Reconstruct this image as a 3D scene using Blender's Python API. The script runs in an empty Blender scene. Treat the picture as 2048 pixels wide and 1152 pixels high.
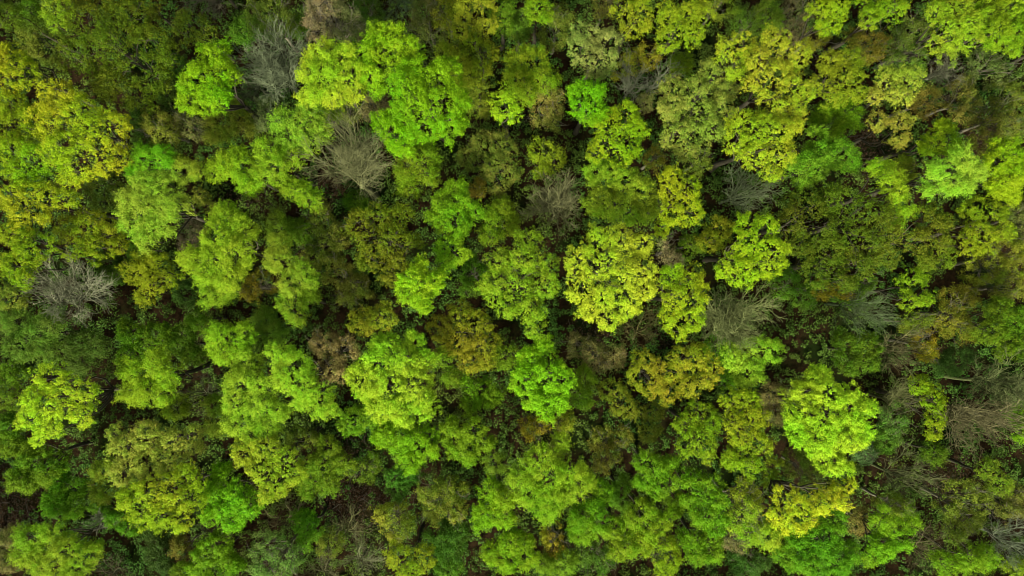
import bpy, math
import numpy as np
from mathutils import Vector

S = bpy.context.scene
COL = S.collection
RNG = np.random.default_rng(7)

# ---------------------------------------------------------------- camera (a drone looking straight down)
CAM_H = 95.0
FOCAL, SENSOR = 24.5, 36.0
cam = bpy.data.objects.new('drone_camera', bpy.data.cameras.new('drone_camera'))
COL.objects.link(cam)
cam.location = (0, 0, CAM_H)
cam.rotation_euler = (0, 0, 0)
cam.data.lens = FOCAL
cam.data.sensor_width = SENSOR
cam.data.clip_end = 3000
S.camera = cam

# ---------------------------------------------------------------- sky, sun, exposure
SUN_EL, SUN_AZ = math.radians(40), math.radians(197)       # azimuth: 180 = from the bottom of the photo
W = bpy.data.worlds.new('World'); S.world = W
W.use_nodes = True
wn = W.node_tree
wn.nodes.clear()
sky = wn.nodes.new('ShaderNodeTexSky')
sky.sky_type = 'NISHITA'; sky.sun_disc = False
sky.sun_elevation = SUN_EL; sky.sun_rotation = SUN_AZ
sky.air_density = 1.0; sky.dust_density = 4.0; sky.ozone_density = 1.0
bg = wn.nodes.new('ShaderNodeBackground'); bg.inputs['Strength'].default_value = 0.095
wo = wn.nodes.new('ShaderNodeOutputWorld')
hs = wn.nodes.new('ShaderNodeHueSaturation'); hs.inputs['Saturation'].default_value = 0.35   # a thin white overcast
wn.links.new(sky.outputs[0], hs.inputs['Color']); wn.links.new(hs.outputs[0], bg.inputs['Color']); wn.links.new(bg.outputs[0], wo.inputs['Surface'])
sl = bpy.data.lights.new('sun', 'SUN')
sl.energy = 3.1; sl.angle = math.radians(9); sl.color = (1.0, 0.97, 0.91)
sun = bpy.data.objects.new('sun', sl); COL.objects.link(sun)
sd = Vector((math.sin(SUN_AZ) * math.cos(SUN_EL), math.cos(SUN_AZ) * math.cos(SUN_EL), math.sin(SUN_EL)))
sun.rotation_euler = sd.to_track_quat('Z', 'Y').to_euler()
sun.location = (0, -60, 120)
S.view_settings.view_transform = 'Standard'
S.view_settings.look = 'None'
S.view_settings.gamma = 1
S.view_settings.exposure = 1.7
S.cycles.filter_width = 1.0
S.cycles.max_bounces = 6
S.cycles.diffuse_bounces = 2
S.cycles.transmission_bounces = 3

ALBEDO = 0.62        # photo colour -> leaf colour


# ---------------------------------------------------------------- materials
def new_mat(name):
    m = bpy.data.materials.new(name); m.use_nodes = True
    nt = m.node_tree; nt.nodes.clear()
    return m, nt, nt.nodes.new('ShaderNodeOutputMaterial')


def math_node(nt, op, a, b):
    n = nt.nodes.new('ShaderNodeMath'); n.operation = op
    for k, v in enumerate((a, b)):
        if isinstance(v, (int, float)): n.inputs[k].default_value = v
        else: nt.links.new(v, n.inputs[k])
    return n.outputs[0]


def leaf_material(name, translucent=0.3, cool=(0.74, 1.0, 0.8), hot=(1.25, 1.0, 1.5)):
    """Leaf colour = the plant's own colour, varied leaf by leaf (tint) and clump by clump (warm)."""
    m, nt, out = new_mat(name)
    info = nt.nodes.new('ShaderNodeObjectInfo')
    tint = nt.nodes.new('ShaderNodeAttribute'); tint.attribute_name = 'tint'
    warm = nt.nodes.new('ShaderNodeAttribute'); warm.attribute_name = 'warm'
    mixc = nt.nodes.new('ShaderNodeMix'); mixc.data_type = 'RGBA'; mixc.blend_type = 'MULTIPLY'
    mixc.inputs['Factor'].default_value = 1.0
    ramp = nt.nodes.new('ShaderNodeValToRGB')
    ramp.color_ramp.elements[0].color = (*cool, 1)
    ramp.color_ramp.elements[1].color = (*hot, 1)
    nt.links.new(warm.outputs['Fac'], ramp.inputs[0])
    nt.links.new(info.outputs['Color'], mixc.inputs['A']); nt.links.new(ramp.outputs[0], mixc.inputs['B'])
    sc = nt.nodes.new('ShaderNodeVectorMath'); sc.operation = 'SCALE'
    nt.links.new(mixc.outputs['Result'], sc.inputs[0])
    nt.links.new(math_node(nt, 'ADD', math_node(nt, 'MULTIPLY', tint.outputs['Fac'], 0.7), 0.65), sc.inputs['Scale'])
    p = nt.nodes.new('ShaderNodeBsdfPrincipled')
    p.inputs['Roughness'].default_value = 0.6
    p.inputs['Specular IOR Level'].default_value = 0.05
    nt.links.new(sc.outputs[0], p.inputs['Base Color'])
    t = nt.nodes.new('ShaderNodeBsdfTranslucent')
    nt.links.new(sc.outputs[0], t.inputs['Color'])
    mx = nt.nodes.new('ShaderNodeMixShader'); mx.inputs[0].default_value = translucent
    nt.links.new(p.outputs[0], mx.inputs[1]); nt.links.new(t.outputs[0], mx.inputs[2])
    nt.links.new(mx.outputs[0], out.inputs['Surface'])
    return m


def bark_material():
    m, nt, out = new_mat('bark')
    info = nt.nodes.new('ShaderNodeObjectInfo')
    tc = nt.nodes.new('ShaderNodeTexCoord')
    no = nt.nodes.new('ShaderNodeTexNoise'); no.inputs['Scale'].default_value = 3.0; no.inputs['Detail'].default_value = 6
    nt.links.new(tc.outputs['Object'], no.inputs['Vector'])
    sc = nt.nodes.new('ShaderNodeVectorMath'); sc.operation = 'SCALE'
    nt.links.new(info.outputs['Color'], sc.inputs[0])
    nt.links.new(math_node(nt, 'ADD', math_node(nt, 'MULTIPLY', no.outputs['Fac'], 1.0), 0.5), sc.inputs['Scale'])
    p = nt.nodes.new('ShaderNodeBsdfPrincipled'); p.inputs['Roughness'].default_value = 0.85
    p.inputs['Specular IOR Level'].default_value = 0.15
    nt.links.new(sc.outputs[0], p.inputs['Base Color'])
    nt.links.new(p.outputs[0], out.inputs['Surface'])
    return m


def floor_material():
    m, nt, out = new_mat('leaf_litter')
    tc = nt.nodes.new('ShaderNodeTexCoord')
    n1 = nt.nodes.new('ShaderNodeTexNoise'); n1.inputs['Scale'].default_value = 0.13; n1.inputs['Detail'].default_value = 5
    n2 = nt.nodes.new('ShaderNodeTexNoise'); n2.inputs['Scale'].default_value = 2.6; n2.inputs['Detail'].default_value = 8
    n2.inputs['Roughness'].default_value = 0.75
    v = nt.nodes.new('ShaderNodeTexVoronoi'); v.inputs['Scale'].default_value = 6.0
    for n in (n1, n2, v): nt.links.new(tc.outputs['Object'], n.inputs['Vector'])
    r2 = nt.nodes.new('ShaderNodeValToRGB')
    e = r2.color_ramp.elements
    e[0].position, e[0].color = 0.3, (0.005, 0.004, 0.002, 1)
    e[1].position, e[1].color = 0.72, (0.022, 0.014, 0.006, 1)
    nt.links.new(n2.outputs['Fac'], r2.inputs[0])
    mixv = nt.nodes.new('ShaderNodeMix'); mixv.data_type = 'RGBA'; mixv.blend_type = 'MULTIPLY'
    mixv.inputs['Factor'].default_value = 0.55
    rv = nt.nodes.new('ShaderNodeValToRGB')
    rv.color_ramp.elements[0].color = (0.55, 0.5, 0.45, 1); rv.color_ramp.elements[1].color = (1.35, 1.25, 1.1, 1)
    sep = nt.nodes.new('ShaderNodeSeparateColor'); nt.links.new(v.outputs['Color'], sep.inputs[0])
    nt.links.new(sep.outputs[0], rv.inputs[0])
    nt.links.new(r2.outputs[0], mixv.inputs['A']); nt.links.new(rv.outputs[0], mixv.inputs['B'])
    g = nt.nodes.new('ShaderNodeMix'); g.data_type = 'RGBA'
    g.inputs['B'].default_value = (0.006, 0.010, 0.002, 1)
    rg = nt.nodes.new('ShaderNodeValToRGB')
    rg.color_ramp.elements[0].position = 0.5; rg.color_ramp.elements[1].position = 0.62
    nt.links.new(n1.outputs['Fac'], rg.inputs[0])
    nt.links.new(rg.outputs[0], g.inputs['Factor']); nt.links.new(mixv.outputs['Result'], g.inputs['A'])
    p = nt.nodes.new('ShaderNodeBsdfPrincipled'); p.inputs['Roughness'].default_value = 0.95
    p.inputs['Specular IOR Level'].default_value = 0.0
    nt.links.new(g.outputs['Result'], p.inputs['Base Color'])
    bp = nt.nodes.new('ShaderNodeBump'); bp.inputs['Strength'].default_value = 0.6; bp.inputs['Distance'].default_value = 0.1
    nt.links.new(n2.outputs['Fac'], bp.inputs['Height']); nt.links.new(bp.outputs[0], p.inputs['Normal'])
    nt.links.new(p.outputs[0], out.inputs['Surface'])
    return m


LEAF = leaf_material('broad_leaf', 0.24)
UNDER = leaf_material('undergrowth_leaf', 0.2, (0.75, 1.05, 1.0), (1.35, 0.95, 0.9))
WOOD = leaf_material('wood_leaf', 0.24, (0.55, 1.0, 1.0), (1.55, 1.0, 1.0))
BARK = bark_material()


# ---------------------------------------------------------------- small helpers
def lin(c):
    c = np.asarray(c, float) / 255.0
    return np.where(c <= 0.04045, c / 12.92, ((c + 0.055) / 1.055) ** 2.4)


def at(px, py, z):
    """The point at height z that the photograph (2048 x 1152) shows at pixel px, py."""
    k = (CAM_H - z) * SENSOR / FOCAL / 2048.0
    return np.array([(px - 1024) * k, (576 - py) * k, z])


def unit(v):
    return v / np.maximum(np.linalg.norm(v, axis=-1, keepdims=True), 1e-9)


def mesh_from(name, verts, nper, tint=None, warm=None):
    """A mesh of separate faces of nper corners each (leaves)."""
    me = bpy.data.meshes.new(name)
    nv = len(verts); nf = nv // nper
    me.vertices.add(nv); me.vertices.foreach_set('co', np.ascontiguousarray(verts, np.float32).ravel())
    me.loops.add(nv); me.loops.foreach_set('vertex_index', np.arange(nv, dtype=np.int32))
    me.polygons.add(nf); me.polygons.foreach_set('loop_start', np.arange(0, nv, nper, dtype=np.int32))
    for k, a in (('tint', tint), ('warm', warm)):
        if a is not None:
            at_ = me.attributes.new(k, 'FLOAT', 'FACE')
            at_.data.foreach_set('value', np.ascontiguousarray(a, np.float32))
    me.update(calc_edges=True)
    return me


class Wood:
    """Collects tapered tubes into one mesh."""
    def __init__(self):
        self.v, self.f, self.n = [], [], 0

    def tube(self, pts, rad, sides=4):
        pts = np.asarray(pts, float); rad = np.asarray(rad, float)
        t = np.gradient(pts, axis=0); t = unit(t)
        ref = np.array([0.31, 0.17, 0.93]) if abs(t[0][2]) < 0.9 else np.array([1.0, 0.2, 0.1])
        a = unit(np.cross(t, ref)); b = np.cross(t, a)
        ang = np.arange(sides) * 2 * math.pi / sides
        ring = pts[:, None, :] + rad[:, None, None] * (np.cos(ang)[None, :, None] * a[:, None, :] + np.sin(ang)[None, :, None] * b[:, None, :])
        self.v.append(ring.reshape(-1, 3))
        m = len(pts)
        for i in range(m - 1):
            for k in range(sides):
                k2 = (k + 1) % sides
                self.f.append((self.n + i * sides + k, self.n + i * sides + k2, self.n + (i + 1) * sides + k2, self.n + (i + 1) * sides + k))
        self.f.append(tuple(self.n + (m - 1) * sides + k for k in range(sides)))
        self.n += m * sides

    def mesh(self, name):
        me = bpy.data.meshes.new(name)
        me.from_pydata(np.concatenate(self.v).tolist(), [], self.f)
        for p in me.polygons: p.use_smooth = True
        me.update()
        return me


def part(name, me, mat, parent, color):
    o = bpy.data.objects.new(name, me); COL.objects.link(o)
    me.materials.append(mat)
    o.parent = parent; o.color = (*color, 1)
    return o


def curve(p0, p1, bend, n, rng, lift=0.0):
    t = np.linspace(0, 1, n)[:, None]
    L = np.linalg.norm(p1 - p0)
    off = rng.normal(size=3) * bend * L; off2 = rng.normal(size=3) * bend * 0.5 * L
    c = p0 + (p1 - p0) * t + off * np.sin(np.pi * t) + off2 * np.sin(2 * np.pi * t)
    c[:, 2] += lift * L * np.sin(np.pi * t[:, 0])
    return c


def leaves(pos, nrm, L, Wd, rng, axis=None):
    """Kite-shaped leaves at pos facing nrm; returns corner array (4N,3)."""
    n = len(pos)
    if axis is None:
        axis = rng.normal(size=(n, 3))
    d = unit(axis - nrm * np.sum(axis * nrm, axis=1, keepdims=True))
    s = np.cross(nrm, d)
    L = (L * rng.uniform(0.65, 1.3, n))[:, None]; Wd = (Wd * rng.uniform(0.7, 1.25, n))[:, None]
    a = pos - d * L * 0.5
    m = pos + nrm * L * 0.10
    q = np.stack([a, m + s * Wd * 0.5, pos + d * L * 0.5, m - s * Wd * 0.5], axis=1)
    return q.reshape(-1, 3)


STYLE = {  # clump spacing, clump radius, leaves per clump, leaf length, width, keep, puff size, puff depth
    'P': (0.36, 0.23, 23, 0.13, 0.092, 0.95, 1.15, 1.05),
    'T': (0.29, 0.18, 12, 0.112, 0.086, 0.87, 0.95, 0.85),
    'D': (0.35, 0.20, 12, 0.135, 0.092, 0.80, 1.7, 1.6),
    'F': (0.38, 0.28, 26, 0.145, 0.075, 0.97, 1.15, 0.95),
    'H': (0.42, 0.34, 17, 0.16, 0.10, 0.88, 1.1, 0.75),
}


def smooth_noise(p, scale, rng):
    out = np.zeros(len(p))
    for k in range(5):
        w = rng.normal(size=3) * scale; ph = rng.uniform(0, 6.28)
        out += np.sin(p @ w + ph)
    return out / 2.2


def build_crown(kind, lobes, axis_xy, rng):
    """lobes: (n,5) local x, y, z, r, rz. Returns (corners, tint, warm)."""
    spacing, crad, nleaf, L, Wd, keep, puff, depth = STYLE[kind]
    C, NRM, PUF = [], [], []
    for i, (x, y, z, r, rz) in enumerate(lobes):
        c = np.array([x, y, z])
        area = 4 * math.pi * r * (r * 0.5 + rz * 0.5) * 0.72
        # puffs: the knobs on a bough's surface
        npf = max(5, int(area / (puff * puff * 0.8)))
        d = unit(rng.normal(size=(npf * 2, 3))); d = d[d[:, 2] > -0.45][:npf]
        f1 = 1 + 0.22 * smooth_noise(d, 2.6, rng)
        pc = d * f1[:, None] * np.array([r, r, rz]) * rng.uniform(0.86, 1.0, (len(d), 1))
        n = int(area / (spacing * spacing) * 1.25)
        ci = rng.integers(0, len(pc), n)
        off = unit(rng.normal(size=(n, 3))) * (rng.uniform(0, 1, (n, 1)) ** 0.5) * puff * 0.54
        base = pc[ci]
        nv = unit(base / np.array([r, r, rz]))
        # half-ball puffs: the part that faces outward
        h = np.sum(off * nv, axis=1, keepdims=True)
        off = off - nv * np.minimum(h, 0) * 1.0
        off -= nv * depth * 0.35
        p = c + base + off + nv * rng.normal(size=(n, 1)) * 0.11
        # backing shell deeper in
        nb = n // 5
        db = unit(rng.normal(size=(nb * 2, 3))); db = db[db[:, 2] > -0.2][:nb]
        pb = c + db * np.array([r, r, rz]) * rng.uniform(0.55, 0.8, (len(db), 1))
        p = np.concatenate([p, pb]); nn = np.concatenate([unit(0.55 * nv + 0.6 * unit(off + nv * depth * 0.35)), db])
        pid = np.concatenate([ci + i * 1000, np.full(len(db), -1)])
        ok = np.ones(len(p), bool)
        for j, (x2, y2, z2, r2, rz2) in enumerate(lobes):
            if j != i:
                q = (p - np.array([x2, y2, z2])) / np.array([r2, r2, rz2])
                ok &= np.linalg.norm(q, axis=1) > 0.80
        C.append(p[ok]); NRM.append(nn[ok]); PUF.append(pid[ok])
    C = np.concatenate(C); NRM = np.concatenate(NRM); PUF = np.concatenate(PUF)
    if keep < 0.95:
        hole = smooth_noise(C, 1.9, rng)
        ok = (rng.uniform(0, 1, len(C)) < keep) & (hole > -1.15 + (0.25 if kind in 'DH' else 0))
        C, NRM, PUF = C[ok], NRM[ok], PUF[ok]
    n = len(C)
    warm_c = np.clip(0.5 + 0.3 * smooth_noise(C, 0.45, rng) + 0.12 * rng.normal(size=n), 0, 1)
    pt = rng.uniform(-0.14, 0.14, PUF.max() + 2)[PUF] + rng.uniform(-0.22, 0.22, n)
    if kind == 'F':
        out = C - np.array([axis_xy[0], axis_xy[1], np.min(lobes[:, 2])])
        out[:, 2] *= 0.3
        lean = np.array([math.cos(rng.uniform(0, 6.28)), math.sin(rng.uniform(0, 6.28)), 0.1]) * 0.25
        out = unit(0.35 * unit(out) + 0.75 * NRM + lean + 0.38 * rng.normal(size=(n, 3)))
        t = rng.uniform(-0.2, 1.0, (n, nleaf)); ln = rng.uniform(0.3, 0.8, (n, 1))
        pos = C[:, None, :] + out[:, None, :] * (t * ln)[:, :, None] + rng.normal(size=(n, nleaf, 3)) * 0.10
        pos[:, :, 2] -= 0.18 * (np.maximum(t, 0) ** 2) * ln
        axis = out[:, None, :] + 0.45 * rng.normal(size=(n, nleaf, 3))
        nr = unit(NRM[:, None, :] * 0.6 + np.array([0, 0, 0.55]) + 0.55 * rng.normal(size=(n, nleaf, 3)))
        pos, axis, nr = pos.reshape(-1, 3), axis.reshape(-1, 3), nr.reshape(-1, 3)
        q = leaves(pos, nr, L, Wd, rng, axis)
    else:
        g = unit(rng.normal(size=(n, nleaf, 3))) * (rng.uniform(0, 1, (n, nleaf, 1)) ** 0.4) * crad * rng.uniform(0.7, 1.3, (n, 1, 1))
        pos = C[:, None, :] + g + NRM[:, None, :] * rng.uniform(-0.12, 0.26, (n, nleaf, 1)) * (1.0 if kind == 'P' else 0.4)
        nr = unit(NRM[:, None, :] * 0.55 + unit(g) * 0.45 + np.array([0, 0, 0.35]) + 0.5 * rng.normal(size=(n, nleaf, 3)))
        pos, nr = pos.reshape(-1, 3), nr.reshape(-1, 3)
        q = leaves(pos, nr, L, Wd, rng)
    N = len(pos)
    warm_c = np.clip(warm_c + rng.uniform(-0.28, 0.28, PUF.max() + 2)[PUF], 0, 1)
    warm = np.clip(np.repeat(warm_c, nleaf) + 0.14 * rng.normal(size=N), 0, 1)
    tint = np.clip(0.5 + np.repeat(pt, nleaf) + 0.2 * rng.normal(size=N), 0, 1)
    return q, tint, warm


def branch(w, p0, p1, r0, rng, depth, tips, sides=4, spread=0.75, dens=1.0):
    """A limb with side branches and twigs, all in one Wood."""
    L = np.linalg.norm(p1 - p0)
    n = 7 if depth >= 2 else (5 if depth == 1 else 4)
    pts = curve(p0, p1, 0.04 if depth >= 2 else 0.06, n, rng, 0.05)
    w.tube(pts, np.linspace(r0, max(r0 * 0.3, 0.010), n), sides if depth >= 2 else 3)
    if depth == 0:
        tips.append(pts[-1]); tips.append(pts[-2]); return
    k = max(3, int((L * (1.5 if depth >= 2 else 2.6)) * dens))
    dirn = unit((p1 - p0)[None])[0]
    for t in np.linspace(0.25, 0.98, k):
        i = t * (n - 1); a = int(i); fr = i - a; b = min(a + 1, n - 1)
        q = pts[a] * (1 - fr) + pts[b] * fr
        sd_ = rng.normal(size=3); sd_ -= dirn * (sd_ @ dirn); sd_ = sd_ / np.linalg.norm(sd_)
        dd = dirn * rng.uniform(0.6, 1.0) + sd_ * spread * rng.uniform(0.6, 1.2) + np.array([0, 0, 0.22])
        dd /= np.linalg.norm(dd)
        ll = L * rng.uniform(0.28, 0.5) * (1.15 - 0.6 * t) + 0.25
        branch(w, q, q + dd * ll, max(r0 * 0.42, 0.014), rng, depth - 1, tips, sides, spread, dens)


GROUP = {'leafy_tree': 'leafy trees of the wood', 'budding_tree': 'thinly leaved trees of the wood',
         'bare_tree': 'bare trees standing in the wood', 'shrub': 'low bushes in the gaps of the wood',
         'bare_shrub': 'bare bushes and twigs in the gaps'}
CAT = {'leafy_tree': 'tree', 'budding_tree': 'tree', 'bare_tree': 'bare tree', 'shrub': 'bush', 'bare_shrub': 'bare bush'}


def plant(line, idx):
    spec, label = line.split('|')
    f = spec.split(' ')
    kind, rgb, h = f[0], [float(c) for c in f[1].split(',')], float(f[2])
    h = h + 0.8 * (h - 12) if h > 12 else h * 0.88          # the tall crowns stand well clear of the low ones
    fork_px = None; lob = []
    for tok in ' '.join(f[3:]).replace(',', ' , ').split('@')[:1]:
        vals = [float(v) for v in tok.replace(',', ' ').split()]
        lob = [vals[i:i + 3] for i in range(0, len(vals), 3)]
    if '@' in spec:
        fork_px = [float(v) for v in spec.split('@')[1].split(',')]
    rng = np.random.default_rng(1000 + idx)
    bushy = any(w in label.split() for w in ('bush', 'shrub'))
    if kind == 'B': name = 'bare_shrub' if bushy else 'bare_tree'
    elif bushy: name = 'shrub'
    else: name = 'budding_tree' if kind == 'H' else 'leafy_tree'
    lob = np.array(lob)
    wsum = (lob[:, 2] ** 2).sum()
    cpx = (lob[:, :2] * (lob[:, 2:] ** 2)).sum(0) / wsum
    R = (np.linalg.norm(lob[:, :2] - cpx, axis=1) + lob[:, 2]).max() * 0.056
    world = []
    for x, y, r in lob:
        rm = r * (CAM_H - h + 1.5) * SENSOR / FOCAL / 2048.0 * (1.27 if kind == 'B' else 1.03 if kind == 'F' else 1.12)
        dd = np.hypot(x - cpx[0], y - cpx[1]) * 0.056 / max(R, 0.5)
        rz = rm * 0.95
        zc = h - rz - 0.42 * R * dd ** 2 + rng.uniform(-0.35, 0.35)
        zc = max(zc, rz * 0.6)
        p = at(x, y, zc + rz * 0.25)
        world.append([p[0], p[1], zc, rm, rz])
    world = np.array(world)
    ww = world[:, 3] ** 2
    bx, by = (world[:, 0] * ww).sum() / ww.sum(), (world[:, 1] * ww).sum() / ww.sum()
    if fork_px:
        fp = at(fork_px[0], fork_px[1], h * 0.5); bx, by = fp[0], fp[1]
    root = bpy.data.objects.new(name, None); COL.objects.link(root)
    root.location = (bx, by, 0); root.empty_display_size = 0.5
    root['label'] = label; root['category'] = CAT[name]; root['group'] = GROUP[name]
    loc = world - np.array([bx, by, 0, 0, 0])
    alb = lin(rgb)
    q = alb[0] / alb[1]
    if kind == 'H':
        alb[0] = alb[1] * min(max(0.45, 0.86 * q), 1.03)
        alb[2] = alb[1] * min(0.6 * alb[2] / alb[1], 0.32)
        alb *= 1.25
    else:                                                   # yellower greens, lemon rather than mustard
        alb[0] = alb[1] * ((0.39 if kind == 'P' else 0.38) + 0.43 * min(max(q - 0.1, 0) / 1.0, 1.25))
        alb[2] = alb[1] * min(0.65 * alb[2] / alb[1], 0.13)
        if kind == 'P' and q < 0.35: alb *= 0.88
        if kind == 'D': alb *= 0.78
    alb = alb * ALBEDO * (alb[1] / 0.28) ** -0.22 * (1.0 + 0.2 * min(max(q - 0.45, 0) * 2, 1.0))
    rt = 0.05 + 0.013 * h
    zf = max(h * 0.42, 0.4)
    fork = np.array([rng.normal() * 0.12, rng.normal() * 0.12, zf])
    wt = Wood()
    wt.tube(curve(np.array([0, 0, -0.3]), fork, 0.02, 6, rng), np.linspace(rt * 1.5, rt * 0.75, 6), 7)
    if kind == 'B':
        bark = lin(rgb) * np.array([0.36, 0.39, 0.28])
        part('trunk', wt.mesh('trunk'), BARK, root, bark * 0.7)
        tot = world[:, 3].max()
        nl = 4 if tot < 2 else (6 if tot < 3 else 8)
        nl = int(nl * (1 if len(loc) == 1 else 1.25))
        for i in range(nl):
            x, y, z, r, rz = loc[i % len(loc)]
            a = 2 * math.pi * (i * 0.618 + rng.uniform(-0.06, 0.06)); ring = rng.uniform(0.35, 1.0)
            tgt = np.array([x + r * ring * math.cos(a), y + r * ring * math.sin(a), z + rz * (0.35 + 0.6 * math.sqrt(max(0, 1 - ring * ring)))])
            w = Wood(); tips = []
            st = fork - np.array([0, 0, rng.uniform(0, 0.25) * zf])
            branch(w, st, tgt, min(rt, 0.26) * 0.50, rng, 2, tips, 5, 0.66, 1.15)
            part('limb', w.mesh('limb'), BARK, root, bark * rng.uniform(0.85, 1.15))
        return root
    tips = []
    if kind == 'H':
        for x, y, z, r, rz in loc:
            for k in range(4):
                a = rng.uniform(0, 6.28); ring = rng.uniform(0.3, 1.0)
                tgt = np.array([x + r * ring * math.cos(a), y + r * ring * math.sin(a), z + rz * 0.85 * math.sqrt(max(0.05, 1 - ring * ring))])
                branch(wt, fork, tgt, rt * 0.35, rng, 2, tips, 4, 0.7, 0.45)
        bcol = np.array([0.11, 0.10, 0.060])
    else:
        for x, y, z, r, rz in loc:
            p1 = np.array([x, y, z + rz * 0.3])
            wt.tube(curve(fork, p1, 0.06, 6, rng), np.linspace(rt * 0.45, 0.03, 6), 5)
            for k in range(3):
                a = rng.uniform(0, 6.28)
                wt.tube(curve(np.array([x, y, z - rz * 0.1]), np.array([x + r * 0.9 * math.cos(a), y + r * 0.9 * math.sin(a), z + rz * 0.4]), 0.08, 4, rng), np.linspace(0.05, 0.018, 4), 4)
        bcol = np.array([0.036, 0.032, 0.017])
    part('trunk', wt.mesh('trunk'), BARK, root, bcol)
    q, tint, warm = build_crown(kind, loc, (0, 0), rng)
    me = mesh_from('crown', q, 4, tint, warm)
    part('crown', me, LEAF, root, alb)
    return root


# ---------------------------------------------------------------- the forest floor
def forest_floor():
    n = 161
    xs = np.concatenate([[-1500, -400], np.linspace(-120, 120, n), [400, 1500]])
    ys = np.concatenate([[-1500, -400], np.linspace(-90, 90, 121), [400, 1500]])
    X, Y = np.meshgrid(xs, ys)
    rng = np.random.default_rng(3)
    P = np.stack([X.ravel(), Y.ravel(), np.zeros(X.size)], 1)
    P[:, 2] = 0.10 * smooth_noise(P, 0.5, rng) + 0.06 * smooth_noise(P, 1.6, rng) - 0.15
    nx, ny = len(xs), len(ys)
    i = np.arange(nx * ny).reshape(ny, nx)
    F = np.stack([i[:-1, :-1], i[:-1, 1:], i[1:, 1:], i[1:, :-1]], -1).reshape(-1, 4)
    me = bpy.data.meshes.new('forest_floor')
    me.from_pydata(P.tolist(), [], F.tolist())
    for p in me.polygons: p.use_smooth = True
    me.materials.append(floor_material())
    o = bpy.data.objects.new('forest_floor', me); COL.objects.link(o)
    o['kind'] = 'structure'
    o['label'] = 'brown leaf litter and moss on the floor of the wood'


def undergrowth():
    rng = np.random.default_rng(11)
    n = 32000
    xy = np.stack([rng.uniform(-95, 95, n), rng.uniform(-60, 60, n)], 1)
    p3 = np.concatenate([xy, np.zeros((n, 1))], 1)
    dens = smooth_noise(p3, 0.16, rng)
    bare = np.zeros(n, bool)
    for px, py, r in CLEARINGS:
        c = at(px, py, 0)[:2]; rr = r * 0.068
        bare |= np.hypot(*(xy - c).T) < rr
    ok = (dens > -1.3) & ~(bare & (rng.uniform(0, 1, n) < 0.85))
    xy = xy[ok]; n = len(xy); hgt = np.clip(1.0 + 1.2 * dens[ok] + 0.7 * rng.normal(size=n), 0.12, 4.5)
    k = 26
    rad = rng.uniform(0.35, 0.8, (n, 1, 1))
    g = unit(rng.normal(size=(n, k, 3))) * rng.uniform(0, 1, (n, k, 1)) ** 0.4 * rad
    pos = np.concatenate([xy, hgt[:, None]], 1)[:, None, :] + g * np.array([1, 1, 0.6])
    pos[:, :, 2] = np.maximum(pos[:, :, 2], 0.03)
    nr = unit(unit(g) * 0.4 + np.array([0, 0, 0.8]) + 0.5 * rng.normal(size=g.shape))
    q = leaves(pos.reshape(-1, 3), nr.reshape(-1, 3), 0.26, 0.17, rng)
    N = n * k
    warm = np.clip(np.repeat(0.35 + 0.25 * smooth_noise(np.concatenate([xy, np.zeros((n, 1))], 1), 0.3, rng), k) + 0.1 * rng.normal(size=N), 0, 1)
    tint = np.clip(0.5 + 0.22 * rng.normal(size=N), 0, 1)
    me = mesh_from('undergrowth', q, 4, tint, warm)
    me.materials.append(UNDER)
    o = bpy.data.objects.new('undergrowth', me); COL.objects.link(o)
    o.color = (0.054, 0.100, 0.012, 1)
    o['kind'] = 'stuff'; o['category'] = 'undergrowth'
    o['label'] = 'low dark green undergrowth on the floor between the trees'


def surrounding_wood():
    """The wood carries on past the picture on every side: one uncounted mass."""
    rng = np.random.default_rng(31)
    Q, T, Wm, w = [], [], [], Wood()
    pts = []
    while len(pts) < 150:
        x, y = rng.uniform(-88, 88), rng.uniform(-58, 58)
        if (abs(x) > 67.5 or abs(y) > 41.0) and all(math.hypot(x - a, y - b) > 4.6 for a, b in pts): pts.append((x, y))
    for x, y in pts:
        h = rng.uniform(11, 15.5)
        lob = []
        for k in range(5):
            a = k * 1.26 + rng.uniform(-0.4, 0.4); d = 0 if k == 0 else rng.uniform(1.0, 1.9); r = rng.uniform(1.5, 2.1)
            lob.append([x + d * math.cos(a), y + d * math.sin(a), h - r - 0.35 * d, r, r])
        q, t, m = build_crown('TPFD'[rng.integers(0, 4)], np.array(lob), (x, y), rng)
        Q.append(q); T.append(t); Wm.append(np.clip(m * 0.5 + rng.uniform(0, 0.6), 0, 1))
        w.tube(curve(np.array([x, y, -0.3]), np.array([x, y, h - 2.5]), 0.02, 5, rng), np.linspace(0.3, 0.1, 5), 6)
    me = mesh_from('surrounding_wood', np.concatenate(Q), 4, np.concatenate(T), np.concatenate(Wm))
    me.materials.append(WOOD)
    o = bpy.data.objects.new('surrounding_wood', me); COL.objects.link(o); o.color = (0.11, 0.19, 0.012, 1)
    o['kind'] = 'stuff'; o['category'] = 'woodland'; o['label'] = 'green wood carrying on around the edges of the photo'
    tr = part('trunk', w.mesh('trunk'), BARK, o, (0.036, 0.032, 0.017)); tr['kind'] = 'stuff'


# brown openings in the canopy: pixel x, y, radius
CLEARINGS = [(720, 1000, 60), (690, 990, 40), (660, 375, 35), (620, 400, 25), (40, 990, 60), (20, 1030, 40), (1890, 950, 40),
             (2010, 1000, 45), (1700, 290, 50), (1750, 310, 40), (1620, 110, 40), (1860, 320, 40), (700, 890, 30), (1180, 655, 35),
             (1310, 530, 18), (1050, 230, 25), (1960, 280, 40), (1330, 680, 22), (520, 390, 25), (470, 390, 25)]

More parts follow.
